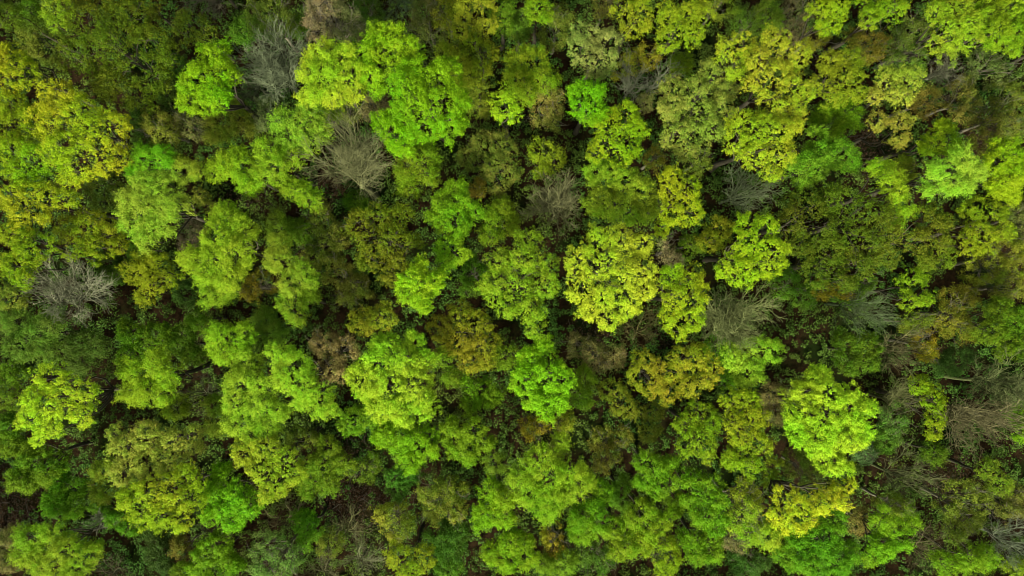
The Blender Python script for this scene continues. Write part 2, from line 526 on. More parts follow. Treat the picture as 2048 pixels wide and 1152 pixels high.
def litter():
    """Fallen leaves and sticks lying on the floor where the canopy opens."""
    rng = np.random.default_rng(21)
    P, w = [], Wood()
    for px, py, r in CLEARINGS:
        c = at(px, py, 0); rr = r * 0.075
        n = int(260 * rr * rr / 4) + 120
        a = rng.uniform(0, 6.283, n); d = rr * 1.25 * np.sqrt(rng.uniform(0, 1, n))
        P.append(np.stack([c[0] + d * np.cos(a), c[1] + d * np.sin(a), rng.uniform(0.08, 0.2, n)], 1))
        for k in range(int(2 + rr * 2)):
            a0 = rng.uniform(0, 6.28); d0 = rr * 1.2 * math.sqrt(rng.uniform())
            q0 = np.array([c[0] + d0 * math.cos(a0), c[1] + d0 * math.sin(a0), 0.12]); a1 = rng.uniform(0, 6.28); L = rng.uniform(0.6, 2.8)
            w.tube(curve(q0, q0 + np.array([L * math.cos(a1), L * math.sin(a1), rng.uniform(0, 0.3)]), 0.06, 5, rng), np.linspace(0.045, 0.015, 5), 4)
    P = np.concatenate(P); n = len(P)
    nr = unit(np.array([0, 0, 1.0]) + 0.4 * rng.normal(size=(n, 3)))
    me = mesh_from('fallen_leaves', leaves(P, nr, 0.24, 0.17, rng), 4, rng.uniform(0, 1, n), rng.uniform(0, 1, n))
    me.materials.append(UNDER)
    o = bpy.data.objects.new('fallen_leaves', me); COL.objects.link(o); o.color = (0.032, 0.023, 0.012, 1)
    o['kind'] = 'stuff'; o['category'] = 'fallen leaves'; o['label'] = 'dead brown leaves lying in the openings between the trees'
    me = w.mesh('fallen_sticks'); me.materials.append(BARK)
    o = bpy.data.objects.new('fallen_sticks', me); COL.objects.link(o); o.color = (0.055, 0.046, 0.032, 1)
    o['kind'] = 'stuff'; o['category'] = 'fallen sticks'; o['label'] = 'dead grey sticks lying in the openings between the trees'


forest_floor()
undergrowth()
litter()
surrounding_wood()

# ---------------------------------------------------------------- the plants, one line each:
# style (P dense, T tufted, D streaky, F feathery, H thin, B bare), colour, height in metres, boughs (x,y,radius in photo pixels), @trunk | label
PLANTS = """
T 75,110,20 13 12,30,30|dark green tree cut by the very top left corner of the photo
P 55,115,20 9 58,12,20 70,28,20|small vivid green tree beside the black gap by the top left corner
T 132,145,30 16 115,18,28 108,45,16|yellow green tree at the top edge, just left of the broad olive tree
T 92,100,28 12 65,62,30 95,88,34 75,95,24|thin olive tree below the black gap near the top left corner
D 92,105,18 16 165,30,50 245,35,52 215,85,48 165,110,45 265,110,46 300,75,38 300,150,40 225,165,48 275,190,34 335,110,26|broad dark olive tree, largest crown of the upper left
D 95,100,22 12 300,10,30 275,5,22|olive tree at the top edge, above the broad dark olive crown
D 98,108,24 13 375,45,32 405,58,30 365,65,20|olive tree between the broad dark olive crown and the grey twigs at the top
T 165,155,22 15 10,110,28 35,138,30 8,155,26 50,158,18|yellow tree at the left edge, near the upper left corner
T 130,160,22 15 18,205,32 12,250,34 55,240,30 50,270,24|yellow green tree at the left edge, left of the big yellow crown
T 134,178,24 16 20,305,38 68,312,32 95,325,22 40,340,28|bright green yellow tree at the left edge, below left of the big yellow crown
T 172,172,28 17 110,190,32 100,240,38 150,220,42 190,265,48 115,290,38 170,318,42 230,250,28 215,312,34 140,345,28|large mustard yellow tree in the upper left, below the broad olive crown
H 115,120,40 11 312,250,30 325,270,24|soft pale olive tree right of the large mustard yellow crown
P 45,90,25 7 272,240,22 285,275,20|dark green shrub squeezed between the mustard crown and the soft pale olive tree
P 108,192,22 17 430,110,28 440,148,28 405,150,30 378,165,22 372,198,20 398,205,28 430,188,28|vivid lime green tree with ragged edge, upper left, alone beside bare grey branches
P 48,90,25 8 355,130,20 335,165,22 330,190,20|dark green shrub just left of the ragged vivid lime tree
B 112,104,88 12 430,8,48 @440,-20|bare grey brown tree at the top edge, left of centre
P 65,115,28 9 485,62,28 505,50,20|mid green shrub below the bare twigs at the top edge
B 138,145,118 15 540,120,52 575,125,45 520,165,40 @572,165|large bare grey green tree beside the pale lime crown, near the top
B 125,130,100 9 490,185,28 500,200,20 @512,170|small bare pale bush right of the ragged vivid lime tree
F 112,120,32 11 455,212,26 440,250,32 478,245,26|olive yellow tree below the ragged vivid lime tree
H 105,95,58 9 385,258,26 365,240,18|brownish twiggy tree below left of the ragged vivid lime tree
H 95,112,35 13 535,22,36 560,45,32 520,55,24|olive green tree at the top edge, left of the brown twiggy crown
P 60,122,22 8 592,50,22|small bright green shrub at the left foot of the brown twiggy crown near the top
H 122,100,68 14 650,15,40 682,42,36 640,52,28 700,60,20|large pinkish brown twiggy tree at the top edge
H 62,95,28 11 732,20,30 725,48,22|dark green tree at the top edge, right of the pinkish brown crown
P 60,140,22 9 697,90,22 708,98,12|small vivid green shrub just above the pale lime crown near the top
F 168,195,40 17 640,105,28 628,148,30 682,118,30 660,150,36 700,152,30 625,182,26 668,185,28 710,178,24|pale lime yellow tree with square outline, near the top, left of centre
P 125,185,25 17 758,68,26 790,85,32 745,102,28 775,122,34 826,95,20 740,142,26 806,125,28 748,165,22|yellow green dense tree, upper of the two big bright crowns near top centre
P 82,185,20 18 830,150,34 880,155,38 822,195,42 880,205,48 918,200,24 850,245,42 902,245,32 800,160,24|large vivid green tree, lower of the two big bright crowns near top centre
P 100,205,22 16 770,252,24 790,272,26 806,292,20|small very bright green crown at the lower left foot of the large vivid green tree
H 88,88,42 12 850,28,34 865,65,30 845,60,24|dark olive brown tree above the large vivid green crown, near the top
H 122,118,28 12 890,15,30 900,40,16|mustard olive tree at the top edge, right of the dark olive brown tree
B 100,120,85 11 800,15,34 @800,-10|bare grey green tree at the top edge, above the upper bright crown
T 138,142,30 14 940,22,30 922,55,24 965,15,28 975,48,22|loose yellow olive tree at the top edge, just left of centre
P 82,122,25 13 1000,12,28 1000,42,24|mid green tree at the top edge by the middle of the photo
T 128,128,24 13 945,85,22 972,102,26 962,130,24|mustard olive tree right of the large vivid green crown, one of a chain
F 118,128,24 13 893,110,24 915,130,26 930,150,24|olive green tree touching the top right side of the large vivid green crown
F 108,112,30 12 955,175,22 955,205,24|olive tree touching the right side of the large vivid green crown
T 150,202,32 16 1008,200,24 1018,222,24 1000,225,16|small bright yellow green tree right of the large vivid green crown
H 122,115,72 10 748,208,24 740,225,16|small pale brown twiggy tree left of the large vivid green crown
H 98,108,45 9 690,218,26 670,225,18|small olive twiggy bush under the square pale lime tree
F 145,180,50 15 560,240,26 598,248,34 622,225,26 640,258,18 580,272,28 620,280,24|feathery pale lime tree below the square pale lime crown
F 130,168,34 14 628,208,26 652,238,18|small yellow lime crown between the square and the feathery pale lime trees
B 142,140,100 16 690,300,48 735,300,48 715,345,52 @722,370|large bare straw grey tree in the upper middle, below the bright crowns
H 98,112,62 9 540,215,26 525,235,22|grey green twiggy bush below the large bare grey green tree
P 98,150,20 13 1075,15,26|bright green tree at the top edge, right of the middle
F 88,108,30 12 1035,58,28 1045,35,18|olive green tree below the top edge at the middle of the photo
H 88,98,32 12 1115,35,28 1108,75,30|dull olive tree left of the pale speckled crown near the top
F 120,140,24 13 1045,120,28 1070,125,28 1035,155,24 1085,155,28 1055,182,24|yellow green tree left of the pale speckled crown, above a brown round one
T 138,145,68 14 1170,68,28 1160,95,26 1215,80,28 1182,122,28 1208,115,26 1202,142,18|pale speckled grey yellow tree with dark holes, top right of centre
T 138,142,26 14 1250,18,28 1280,38,28 1285,12,24 1265,55,22|mustard green tree at the top edge, left of two touching like crowns
T 140,150,26 15 1340,30,28 1385,28,30 1348,65,28 1385,65,24 1335,88,18|mustard green tree at the top edge, rounder, above the small bright bush
H 122,118,30 11 1265,125,24 1295,112,24 1250,140,18|low olive tree below two mustard green crowns at the top
P 92,130,22 9 1362,130,22|small bright green bush between the mustard green crown and the bare white branches
B 165,165,145 10 1330,145,24 1310,160,18 @1300,170|small bare white branch beside the small bright green bush
B 170,170,150 11 1255,172,34 @1258,180|small bare white tree right of the vivid green round crown at the top
H 120,110,65 9 1292,200,20|thin pale brown tree right of the small bare white tree
P 84,188,20 15 1160,180,24 1190,182,24 1170,212,28 1195,220,22 1180,235,16|vivid emerald round tree in the upper right of centre
H 120,112,52 12 1095,200,28 1092,232,28|round brown olive tree left of the vivid emerald round tree
T 145,175,24 15 1255,225,26 1225,258,34 1265,258,28 1208,288,26 1245,294,32 1190,310,16|bright yellow green tree below right of the vivid emerald round tree
T 150,148,58 15 1420,145,26 1345,180,28 1340,215,30 1390,190,30 1405,222,30 1455,178,24 1450,205,22 1350,268,30 1390,262,30 1425,258,24 1375,295,24|broad pale khaki tree of many small domes in the upper right
T 172,168,36 16 1460,108,28 1490,90,24 1472,130,26|small golden crown at the left of the tall golden tree in the upper right
T 168,165,38 17 1555,95,34 1595,112,28 1548,150,34 1595,168,32 1560,195,34 1590,215,28 1520,118,28 1512,162,24|tall golden yellow tree in the upper right with brown gaps
T 165,172,34 17 1480,240,28 1475,278,28 1520,258,34 1560,262,34 1515,304,34 1560,308,30 1545,345,20 1590,255,18|golden yellow tree right of the khaki crown, below the tall golden one
H 98,112,40 11 1490,38,28 1515,48,22|dull green tree near the top edge above the small golden crown
H 112,122,34 12 1440,12,28|olive tree at the top edge, right of the two mustard green crowns
H 125,102,45 11 1208,8,22|orange brown tuft at the top edge, left of the mustard green crowns
P 95,138,35 12 1540,35,24 1535,15,18|green tree at the top edge, left of the brown haze
H 105,90,60 11 1590,28,30 1585,60,22|brown twiggy haze of a tree at the top edge in the upper right
T 138,165,24 15 1640,18,28 1675,15,26 1660,48,24|yellow green tree at the top edge, right of the brown haze
H 115,118,30 11 1632,72,24|mustard green low tree between the brown haze and the dark trunk line
T 125,155,24 14 1730,5,20 1745,35,20 1780,18,28 1800,12,20|yellow green spreading tree at the top edge, above the orange brown crown
H 135,105,35 10 1725,85,28 1755,85,24 1740,105,20|orange brown low tree in the upper right, the rustiest of the corner
H 88,104,36 11 1800,82,25 1832,60,28 1828,115,28 1808,122,25|dull grey olive tree right of the orange brown crown
T 156,166,36 15 1875,18,26 1925,12,28 1900,48,28 1940,42,24 1895,76,28 1938,75,24|bright golden lime tree at the top edge, near the upper right corner
T 150,152,45 12 1895,108,22|small pale gold crown under the bright golden lime tree
P 118,168,26 14 1980,30,28 2020,18,30 2000,64,30 2035,60,24 2025,95,18|lime green tree in the upper right corner
T 132,148,28 14 1660,120,24 1700,124,28 1650,160,24 1695,160,32 1670,190,28 1715,185,20|olive yellow tree right of the tall golden tree
F 98,155,24 12 1650,235,28 1690,232,32 1665,255,24 1712,218,18|soft bright green tree below the olive yellow one, right of golden crowns
T 178,162,55 15 1775,155,24 1820,155,26 1798,180,22 1755,195,18 1815,195,16|loose straw gold tree with grey twigs, left of the upper right brown slope
T 160,142,48 14 1760,242,20 1805,245,24 1798,275,20|straw gold tree just below another straw gold one in the upper right
H 130,122,48 12 1855,198,26|faded khaki twiggy tree right of the upper straw gold crown
P 130,172,24 14 1885,262,26 1895,285,24 1862,288,22|small round lime tree in the right part, below the faded khaki twigs
H 100,98,38 11 1925,180,26 1935,215,28|dull olive tree above right of the small round lime tree
H 95,94,34 11 2015,190,30 2000,238,32 1968,268,32 2035,250,24|large dull olive brown tree at the right edge, upper half
H 85,88,48 11 1985,140,30 1960,120,24|dark grey olive tree below the corner lime tree at the right
B 165,160,140 10 1875,150,26 @1890,140|small bare white twigs below the small pale gold crown
F 128,178,42 13 1635,278,22|small feathery lime crown right of the golden crown, above the mid green tree
T 156,165,25 16 20,390,34 60,385,34 45,420,34 95,395,28 130,395,24 85,430,20|mustard green tree at the left edge, below the bright green yellow one
T 130,150,22 16 20,465,30 55,490,34 88,488,20 25,530,30 45,555,24|olive green tree at the left edge, just above the soft dark green ones
T 90,102,30 12 200,370,34 205,402,28 230,380,22|dull olive round tree below the large mustard yellow crown
T 125,132,20 14 140,455,28 180,450,34 220,460,28 150,490,28 195,495,32 235,490,20|olive yellow oval tree left of the pale lime feathery crown
F 78,195,34 12 290,320,26 320,310,24 270,345,20|vivid green feathery tree peeping above the pale lime crown on the left
F 145,168,40 10 350,320,16 390,338,16 370,330,12|small lime bush right of the vivid green feathery tree
F 148,182,50 17 300,375,34 345,375,28 280,405,34 335,410,36 270,440,30 310,445,30 290,475,24|large pale lime feathery tree on the left, below the vivid green one
F 132,182,30 15 445,335,30 480,325,30 490,362,28|bright lime feathery tree in the left, left end of a diagonal pair
F 132,172,34 15 530,300,24 550,330,28 525,348,24 582,312,20|bright lime feathery tree, right one of a diagonal pair, left of bare twigs
T 118,120,36 8 400,396,18 415,412,12|small olive bush in the brown gap right of the large pale lime tree
H 98,84,66 9 385,462,26 375,485,18|small brown grey twiggy tree right of the large pale lime feathery crown
F 138,178,34 16 450,435,30 480,455,28 435,470,30 470,500,34 430,515,34 382,515,26 455,545,30 410,545,28 490,468,18|large yellow lime tree, left of centre, with a long left arm
T 135,150,24 13 270,540,28 310,530,28 300,570,30 335,555,22 290,590,18|yellow olive tree above the darkest gap on the left
B 165,162,140 13 145,575,62 120,555,40 175,560,40 @150,600|bare pale grey tree with dense twigs near the left edge
P 60,115,24 8 270,490,22 285,505,16|small green shrub under the lower tip of the large pale lime tree
P 62,92,24 8 215,525,26 235,545,22|dark green shrub right of the bare pale grey tree
P 50,112,40 9 362,580,24 375,600,16|blue green shrub between the yellow olive tree and the lime crown
F 112,135,24 14 840,315,32 815,335,26 855,345,24 820,375,24 860,310,18|olive green oval tree below the large vivid green crown
F 128,165,30 13 570,370,20 600,382,22 620,396,20|narrow lime tree below the large bare straw grey tree
T 120,112,42 13 960,290,28 1000,290,30 935,315,24 985,335,30 1015,340,24 1000,370,22|thin brown olive tree with visible twigs, upper middle
P 100,178,28 15 905,380,22 890,410,28 925,405,24 880,440,22 910,445,28 948,420,18|fresh green tree in the middle, right of the olive double crown
P 120,192,32 15 895,492,24 915,505,20 895,520,20|small fresh lime round tree at the middle, below the fresh green one
D 115,122,24 15 715,445,30 755,430,28 800,430,28 735,480,30 780,475,34 820,485,24 745,520,30 780,545,28 800,520,20|broad olive tree in the middle, left of the fresh green one
H 100,104,36 12 640,440,28 660,480,34 625,510,24|brownish olive tree along the left side of the broad middle olive crown
P 55,130,24 6 715,405,22 700,395,16|low vivid green bush below the large bare straw grey tree
H 100,104,36 12 670,540,30 710,570,30 690,590,20|brownish olive twiggy tree below the broad middle olive crown
F 138,165,40 14 560,490,24 550,520,24 600,545,28 580,565,24 612,562,18|feathery pale lime tree left of the brownish olive twigs
F 92,130,28 12 560,455,28 605,460,26|mid green tree above the feathery pale lime one, left of centre
H 145,112,30 11 515,565,24 500,585,18 532,572,18|orange ochre tree left of centre, the rustiest of the left half
F 112,135,24 13 1005,415,24 990,440,24 1015,445,24 985,470,20|olive green small tree right of the fresh green one in the middle
P 134,202,30 17 840,530,16 825,560,24 865,565,28 835,590,28 810,585,20 850,610,18|lime round tree right at the centre left of the pale gold green crown
H 82,130,30 10 945,535,26 945,570,26|soft hazy green bush between the lime round tree and pale gold green crown
B 150,112,85 6 675,375,24 @680,385|small bare rusty branch in the brown gap beside the large bare straw grey tree
H 125,112,36 9 955,372,20|small ochre bush right of the fresh green middle tree's top
T 125,155,28 13 1085,303,26 1110,318,24 1085,338,18|yellow green tree just above the bare pinkish grey tree
B 150,146,106 14 1095,385,42 1135,385,42 1112,430,38 @1115,425|bare pinkish grey round tree, the middle one, between two green crowns
P 138,180,40 15 1210,350,34 1255,365,34 1285,385,28 1200,402,32 1245,410,34 1295,420,24 1265,432,22|broad soft green dome right of the bare pinkish grey tree
T 155,170,24 16 1345,355,24 1340,385,24 1375,390,28 1350,420,28 1385,425,24 1325,455,18 1385,368,18|golden green tree right of the broad soft green dome
T 145,140,30 12 1435,455,24 1420,485,24 1445,475,18|ochre gold small tree above the dark gap, left of the arched lime crown
P 82,118,24 9 1382,490,22|small green tree left of the ochre gold small one
B 150,160,125 12 1480,365,46 1500,390,36 @1465,395|bare white branched tree in shadow below the golden crowns
T 148,195,28 17 1500,450,26 1535,450,24 1500,490,30 1545,500,28 1460,530,26 1500,540,30 1540,532,28 1475,555,18 1565,500,16 1445,540,16|arched bright lime tree between the golden green and the huge dark olive crowns
T 188,206,46 18 1195,480,30 1240,488,32 1285,490,26 1160,520,28 1205,530,34 1260,545,34 1290,540,24 1165,575,30 1210,590,34 1255,600,34 1288,580,24 1180,620,26 1215,635,26 1150,555,22|largest golden yellow tree, right at the middle of the photo
T 142,172,36 17 1060,480,28 1000,520,30 1050,525,34 1098,530,24 990,570,30 1040,575,34 1090,570,28 1015,610,28 1065,620,28 1065,652,22|pale green gold tree just left of the largest golden yellow tree
T 158,180,28 17 1345,550,26 1385,558,28 1360,595,34 1392,600,28 1345,640,28 1380,640,26 1360,665,18|yellow lime tall crown just right of the largest golden yellow tree
H 122,105,72 10 1335,490,18 1345,515,20|pale brown twiggy bush between the largest golden tree and ochre gold small one
H 118,135,44 9 1395,325,24|pale olive bush below the khaki many domed crown
H 122,118,38 9 1305,318,20|small ochre bush left of a grassy gap under the khaki crown
P 95,168,38 14 1610,330,30 1650,310,30 1690,310,28 1600,355,22 1708,325,18 1640,340,20|mid green tree right of the golden crown, above the huge dark olive one
F 138,182,32 15 1760,335,22 1780,355,22 1790,382,24 1805,412,20 1798,432,16|narrow lime streak of a tree on the right side of the huge dark olive crown
D 92,102,22 15 1620,410,38 1640,455,38 1590,440,30 1600,490,28|dark olive tree, left part of the huge dark olive group on the right
D 98,108,22 16 1680,395,34 1720,420,38 1760,430,34 1700,470,38 1750,480,34 1788,470,22|dark olive tree with pale curved limbs, middle of the huge olive group
D 95,108,24 15 1660,508,36 1720,530,34 1770,512,28 1640,545,34 1690,560,28|dark olive tree, lowest of the huge dark olive group on the right
D 108,118,24 15 1850,430,30 1880,450,30 1845,480,30 1885,490,28 1860,520,28 1895,520,22|olive tree right of the huge dark olive group
T 134,150,24 15 1960,420,30 1995,430,28 1960,465,32 2010,460,22 1940,495,26 1985,488,22|yellow olive tree near the right edge, below two lime crowns
F 152,198,54 16 1925,320,28 1880,340,22 1905,345,28 1948,345,24 1920,370,24 1865,375,16|pale bright lime tree near the right edge, upper half, above the olive ones
P 138,185,24 15 2020,305,30 2000,330,24 2035,345,28 2005,370,24 2025,388,20|yellow lime tree at the right edge, beside the pale bright lime tree
F 118,128,28 10 1815,345,22 1812,325,14|narrow olive bush between the narrow lime streak and the pale bright lime tree
H 108,114,30 12 2020,500,30 1985,530,30 1950,545,26 2030,535,24|hazy olive tree at the right edge, just above mid height
T 128,155,24 14 1830,560,26 1840,590,24 1822,602,18|small yellow lime tree below the olive tree on the right
H 82,130,34 9 1570,565,30 1610,590,26|hazy bright green low tree under the huge dark olive group, left
H 80,125,32 9 1700,590,30 1730,560,22|hazy green low tree under the huge dark olive group, right
H 138,122,30 11 1650,575,22 1685,580,20|ochre tuft at the bottom of the huge dark olive group
T 112,124,36 13 25,590,26 5,600,20|pale olive crown at the left edge, left of the bare pale grey tree
F 82,122,36 13 30,645,30 75,665,34 45,690,30 90,700,24 100,655,18|soft mid green tree at the left edge, below the bare pale grey tree
F 62,98,30 11 155,690,30 190,690,24 160,725,26|dark soft green tree right of the soft mid green one on the left
P 80,130,22 11 255,665,24 290,680,28 255,715,26 320,670,24 310,690,22|speckled green tree above the left lime tree, below the darkest gap
P 72,125,24 10 365,672,24 385,708,24 350,690,20|green tree between the speckled green tree and the lime feathery crown
F 132,182,32 15 310,725,26 270,745,28 330,750,26 290,780,28 260,790,20 325,785,22|lime feathery tree in the lower left, under the speckled green one
T 186,214,40 17 95,755,28 130,775,30 165,785,26 70,800,28 105,810,34 150,820,30 55,835,24 90,855,28 168,832,20 75,880,16|bright yellow lime tree of round tufts near the left edge, lower half
T 95,122,22 13 25,752,28 15,790,26|olive green tree at the left edge, beside the bright yellow lime one
P 65,132,24 10 15,850,26|small vivid green crown at the left edge, below the olive green one
F 132,175,36 13 420,588,26 450,580,20|small lime round tree just below the large yellow lime one, left of centre
P 92,142,30 10 398,640,22|small mid green bush below left of the small lime round tree
F 136,188,34 14 440,670,26 470,680,26 445,700,24 490,665,18|lime ragged tree above the bright double lime crowns, lower left
F 145,200,44 14.5 490,730,26 480,765,30 520,770,28 470,805,30 515,810,34 480,845,28 530,845,28 555,820,20 500,870,18|bright lime tree, left of two side by side split by a dark seam
F 148,205,44 16.5 560,710,26 590,730,28 575,755,28 610,770,30 600,800,24 640,800,26 655,820,16|bright lime tree, right of two side by side split by a dark seam
B 140,138,112 10 395,785,36 @410,790|small bare grey tree right of the lime feathery tree, lower left
F 118,152,28 11 350,815,24|olive lime low crown left under the small bare grey tree
F 125,150,38 12 430,815,24 432,845,24|pale olive feathery tree left of the bright double lime crowns
F 128,155,34 13 582,605,26 590,625,20 625,590,16|small round pale lime tree at centre left, above the bright lime pair
F 114,150,44 12 530,640,26 550,665,24 525,675,20|pale green twiggy tree above the bright lime pair
T 165,152,36 12 720,640,24 765,635,24 745,642,18 785,640,14|small gold double crown at centre left, above the big lime tree
H 118,106,60 12 650,690,30 690,700,24 665,740,28|brown twiggy tree between the bright lime pair and the big lime tree
T 138,126,26 15 920,635,30 880,660,28 960,650,28 920,680,34 970,690,28 940,725,28 975,720,20|large bronze olive tree in the centre, right of the big lime tree
F 108,135,26 12 885,720,22 900,750,20|green olive crown between the big lime tree and the bronze olive one
P 158,212,44 18 770,690,30 825,685,24 755,725,32 800,725,34 845,725,28 725,765,32 775,770,38 825,775,34 760,815,28 800,820,30 845,805,26|big bright lime tree in the lower middle, left of the bronze olive one
P 82,160,24 12 955,780,28 985,790,24 940,802,20|dark lime tree under the bronze olive tree
P 98,160,28 12 705,845,28 735,830,22|green tree below left of the big bright lime tree
P 82,142,24 12 1010,715,24|small green tree at the left shoulder of the vivid green crown, lower middle
P 134,202,32 16 1085,695,26 1055,715,24 1050,760,30 1095,750,32 1125,760,24 1065,795,30 1110,800,26 1090,828,18|vivid fresh green tree in the lower middle, below the pale green gold one
F 102,148,28 12 1168,760,22 1165,790,22|small olive lime tree right of the vivid fresh green one, lower middle
T 115,124,28 12 1230,780,24 1245,810,26 1262,828,16|dull olive tree left below the left ochre crown
H 112,100,58 10 1155,690,24 1180,705,24 1225,715,28 1190,722,20|brown twiggy bush below the largest golden yellow tree
B 130,122,72 11 1280,650,36 @1275,665|bare olive brown tree at the lower right foot of the largest golden tree
T 160,142,32 14 1290,720,24 1280,750,24 1305,770,28 1340,785,26 1315,735,20|ochre gold tree, left one of a touching pair right of lower centre
T 165,154,34 14 1360,720,26 1395,710,26 1425,735,22 1350,745,18 1385,770,24 1410,760,20|ochre gold tree, right one of a touching pair right of lower centre
B 145,150,98 15 1460,610,56 1485,640,48 1440,650,40 @1450,635|large bare grey green tree, right of the tall yellow lime crown
P 128,195,44 14 1470,710,26 1510,700,28 1540,700,24 1500,740,30 1490,762,18|soft lime green tree below the large bare grey green one
H 78,138,24 7 1435,700,28 1450,760,22|grassy green low bush left of the soft lime green tree
T 134,160,28 14 1395,825,28 1420,850,24 1370,850,22 1400,880,26 1372,895,20 1415,905,20|yellow green tree below the ochre gold pair, left of the taller one
T 148,168,28 15 1470,800,24 1500,800,22 1510,835,28 1470,845,22 1490,875,28 1520,885,22 1470,920,26 1505,930,22|taller yellow green tree below the soft lime one
H 142,126,28 10 1060,855,22 1085,852,16|ochre low tree at the foot of the vivid fresh green crown
H 122,132,28 10 1130,845,22|olive low tree at the lower right foot of the vivid fresh green crown
H 114,114,40 11 1205,880,26 1242,875,22 1215,912,24 1202,932,16|brown olive loose tree below the dull olive one, lower middle right
T 124,128,38 11 1310,825,22 1300,865,24|olive gold tree below the left ochre crown
P 166,222,44 18 1640,758,26 1605,790,28 1660,790,30 1700,790,24 1600,830,30 1650,835,38 1705,830,32 1738,815,16 1600,868,26 1645,885,34 1700,880,30 1670,925,26 1695,940,14 1732,865,20|brightest lime tree of the lower right, tall and ragged
B 125,142,100 12 1720,615,46 1745,625,36 @1690,610|bare grey green tree below the huge dark olive group
P 72,124,24 11 1695,690,26 1735,695,24 1700,725,24 1740,725,20|mid green tree left of a bare tan tree on the right
B 145,138,98 11 1795,690,42 1800,720,30 @1775,695|bare tan tree beside the rust orange crown on the right
H 155,118,24 11 1850,680,22 1855,705,20|rust orange small tree on the right, the most orange of all
H 106,104,30 12 1925,600,28 1900,640,30 1930,660,24|dull olive gold tree above right of the rust orange one
P 80,122,20 14 2010,625,28 2035,645,24 1990,665,28 2025,690,24 2000,700,18|dark green leafy tree at the right edge, below mid height
B 140,130,95 14 1945,820,66 1925,845,44 1980,850,40 @1918,815|large bare brown grey tree with radiating branches near the right edge
B 130,136,88 14 1990,750,54 2020,770,40 @1960,765|bare olive grey tree at the right edge, above the radiating one
T 142,156,24 13 1845,775,24 1870,800,22 1875,840,20 1870,865,16|yellow olive narrow tree left of the radiating bare tree
B 132,132,86 11 1785,792,38 @1770,800|bare pale olive tree right of the brightest lime one
H 82,108,42 10 1790,830,26 1780,862,24|hazy grey green bush beside the brightest lime tree's right edge
P 115,158,24 13 2040,830,22 2042,866,20|lime crown cut by the right edge, right of the radiating bare tree
F 52,118,46 9 1915,722,26 1895,735,18|blue green bush above the radiating bare tree
H 114,124,36 10 1825,645,22 1850,640,16|low olive bush left of the dull olive gold tree, above rust orange one
H 108,95,55 9 1548,785,26 1552,830,22|brown twiggy bush left of the brightest lime tree
P 86,144,24 13 60,915,28 40,955,26 85,940,28 55,970,18 110,922,22 20,888,24|dark fresh green tree at the left edge, below the bright yellow lime one
P 48,170,28 12 115,970,24 145,980,24 110,1010,26 145,1015,22|vivid emerald tree near the lower left corner
T 168,160,58 15 250,900,30 290,870,32 340,880,28 380,890,26 245,940,28 290,930,32 330,920,28 230,868,18 390,865,20|straw gold speckled tree in the lower left, upper of two stacked
T 175,178,34 16 370,950,28 395,965,20 260,995,28 300,985,32 345,990,32 385,1000,26 280,1025,28 320,1035,28 365,1040,26|golden lime tree in the lower left, lower of two stacked
F 128,145,34 12 205,945,24 200,985,22|olive lime feathery tree at the left side of the straw gold speckled one
P 48,150,26 9 190,1012,16 230,1035,20 255,1055,20|low vivid green bush left below the golden lime stacked tree
P 68,195,26 14 440,945,22 425,985,24 470,990,26 450,1020,28 490,1015,26 420,1030,18 465,1045,20|vivid emerald tree right of the golden lime stacked tree
P 78,175,26 12 410,1110,26 440,1090,24 400,1140,26 460,1130,26|bright green tree at the bottom edge below the vivid emerald one
F 134,175,34 14 60,1075,26 105,1065,24 45,1110,26 130,1100,32 170,1110,26 100,1130,30 145,1135,28|lime feathery tree by the lower left corner
B 120,112,85 10 225,1140,44 @220,1150|bare brown grey twigs at the bottom edge right of the corner lime tree
H 115,100,58 9 15,1085,26 10,1125,22|pale brown twiggy bush at the left edge in the lower left corner
B 190,185,170 9 200,1038,22 @215,1032|small bare white branch under the low vivid green bush
B 120,108,88 8 415,1065,28 @420,1070|dead grey brown twigs under the two stacked golden crowns
P 42,82,28 9 315,1090,26 325,1125,22|very dark green shrub at the bottom, below the golden lime stacked tree
H 95,84,30 9 362,1098,26|dark brown olive bush right of the very dark green shrub
P 92,142,26 10 360,1145,20|small green crown at the bottom edge, between olive bush and bright green tree
T 165,178,40 15 485,910,26 530,900,30 570,925,28 520,940,30 550,965,30 585,950,24 530,990,20|golden yellow tree below the bright double lime crowns
P 98,145,28 12 655,900,24 640,930,26 690,930,22 620,960,24 660,965,22 612,982,16|thin mid green tree right of the golden yellow one, lower left middle
T 90,108,28 11 590,880,22 622,882,20|dark olive small tree under the bright double lime crowns
P 118,180,26 13 770,870,26 810,880,30 845,890,28 820,920,26 862,868,18|bright green tree just below the big bright lime tree
P 102,172,28 13 910,868,28 945,860,28 968,885,20 925,895,28 940,912,18|bright green tree right below the big bright lime tree, right of another
P 38,135,40 9 790,955,22 795,980,20 820,958,16|emerald blue green shrub beside the reddish brown clearing
H 112,116,36 12 860,985,26 900,985,30 870,1020,28 915,1020,24|brown olive haze tree in the lower middle, right of the clearing
H 120,122,36 11 775,1035,28 805,1040,22 790,1062,22|yellow brown hazy tree below the reddish brown clearing
P 52,160,28 11 608,1045,24 622,1065,22 610,1085,16|small emerald round tree at the bottom, left of the clearing
B 130,122,85 9 570,1020,34 @575,1035|bare tan bush left above the small emerald round tree
B 140,138,92 9 700,1050,34 @695,1065|bare straw bush between emerald round tree and yellow brown hazy one
H 100,120,56 13 545,1095,30 575,1115,28 530,1125,28 555,1142,26|grey green round fuzzy tree at the bottom edge, left part
B 148,148,115 9 725,1110,40 745,1100,30 @720,1120|bare grey white tree near the bottom edge, left of the mustard lime one
T 145,160,28 13 795,1115,26 845,1115,26 815,1140,28|mustard lime tree at the bottom edge left of the middle
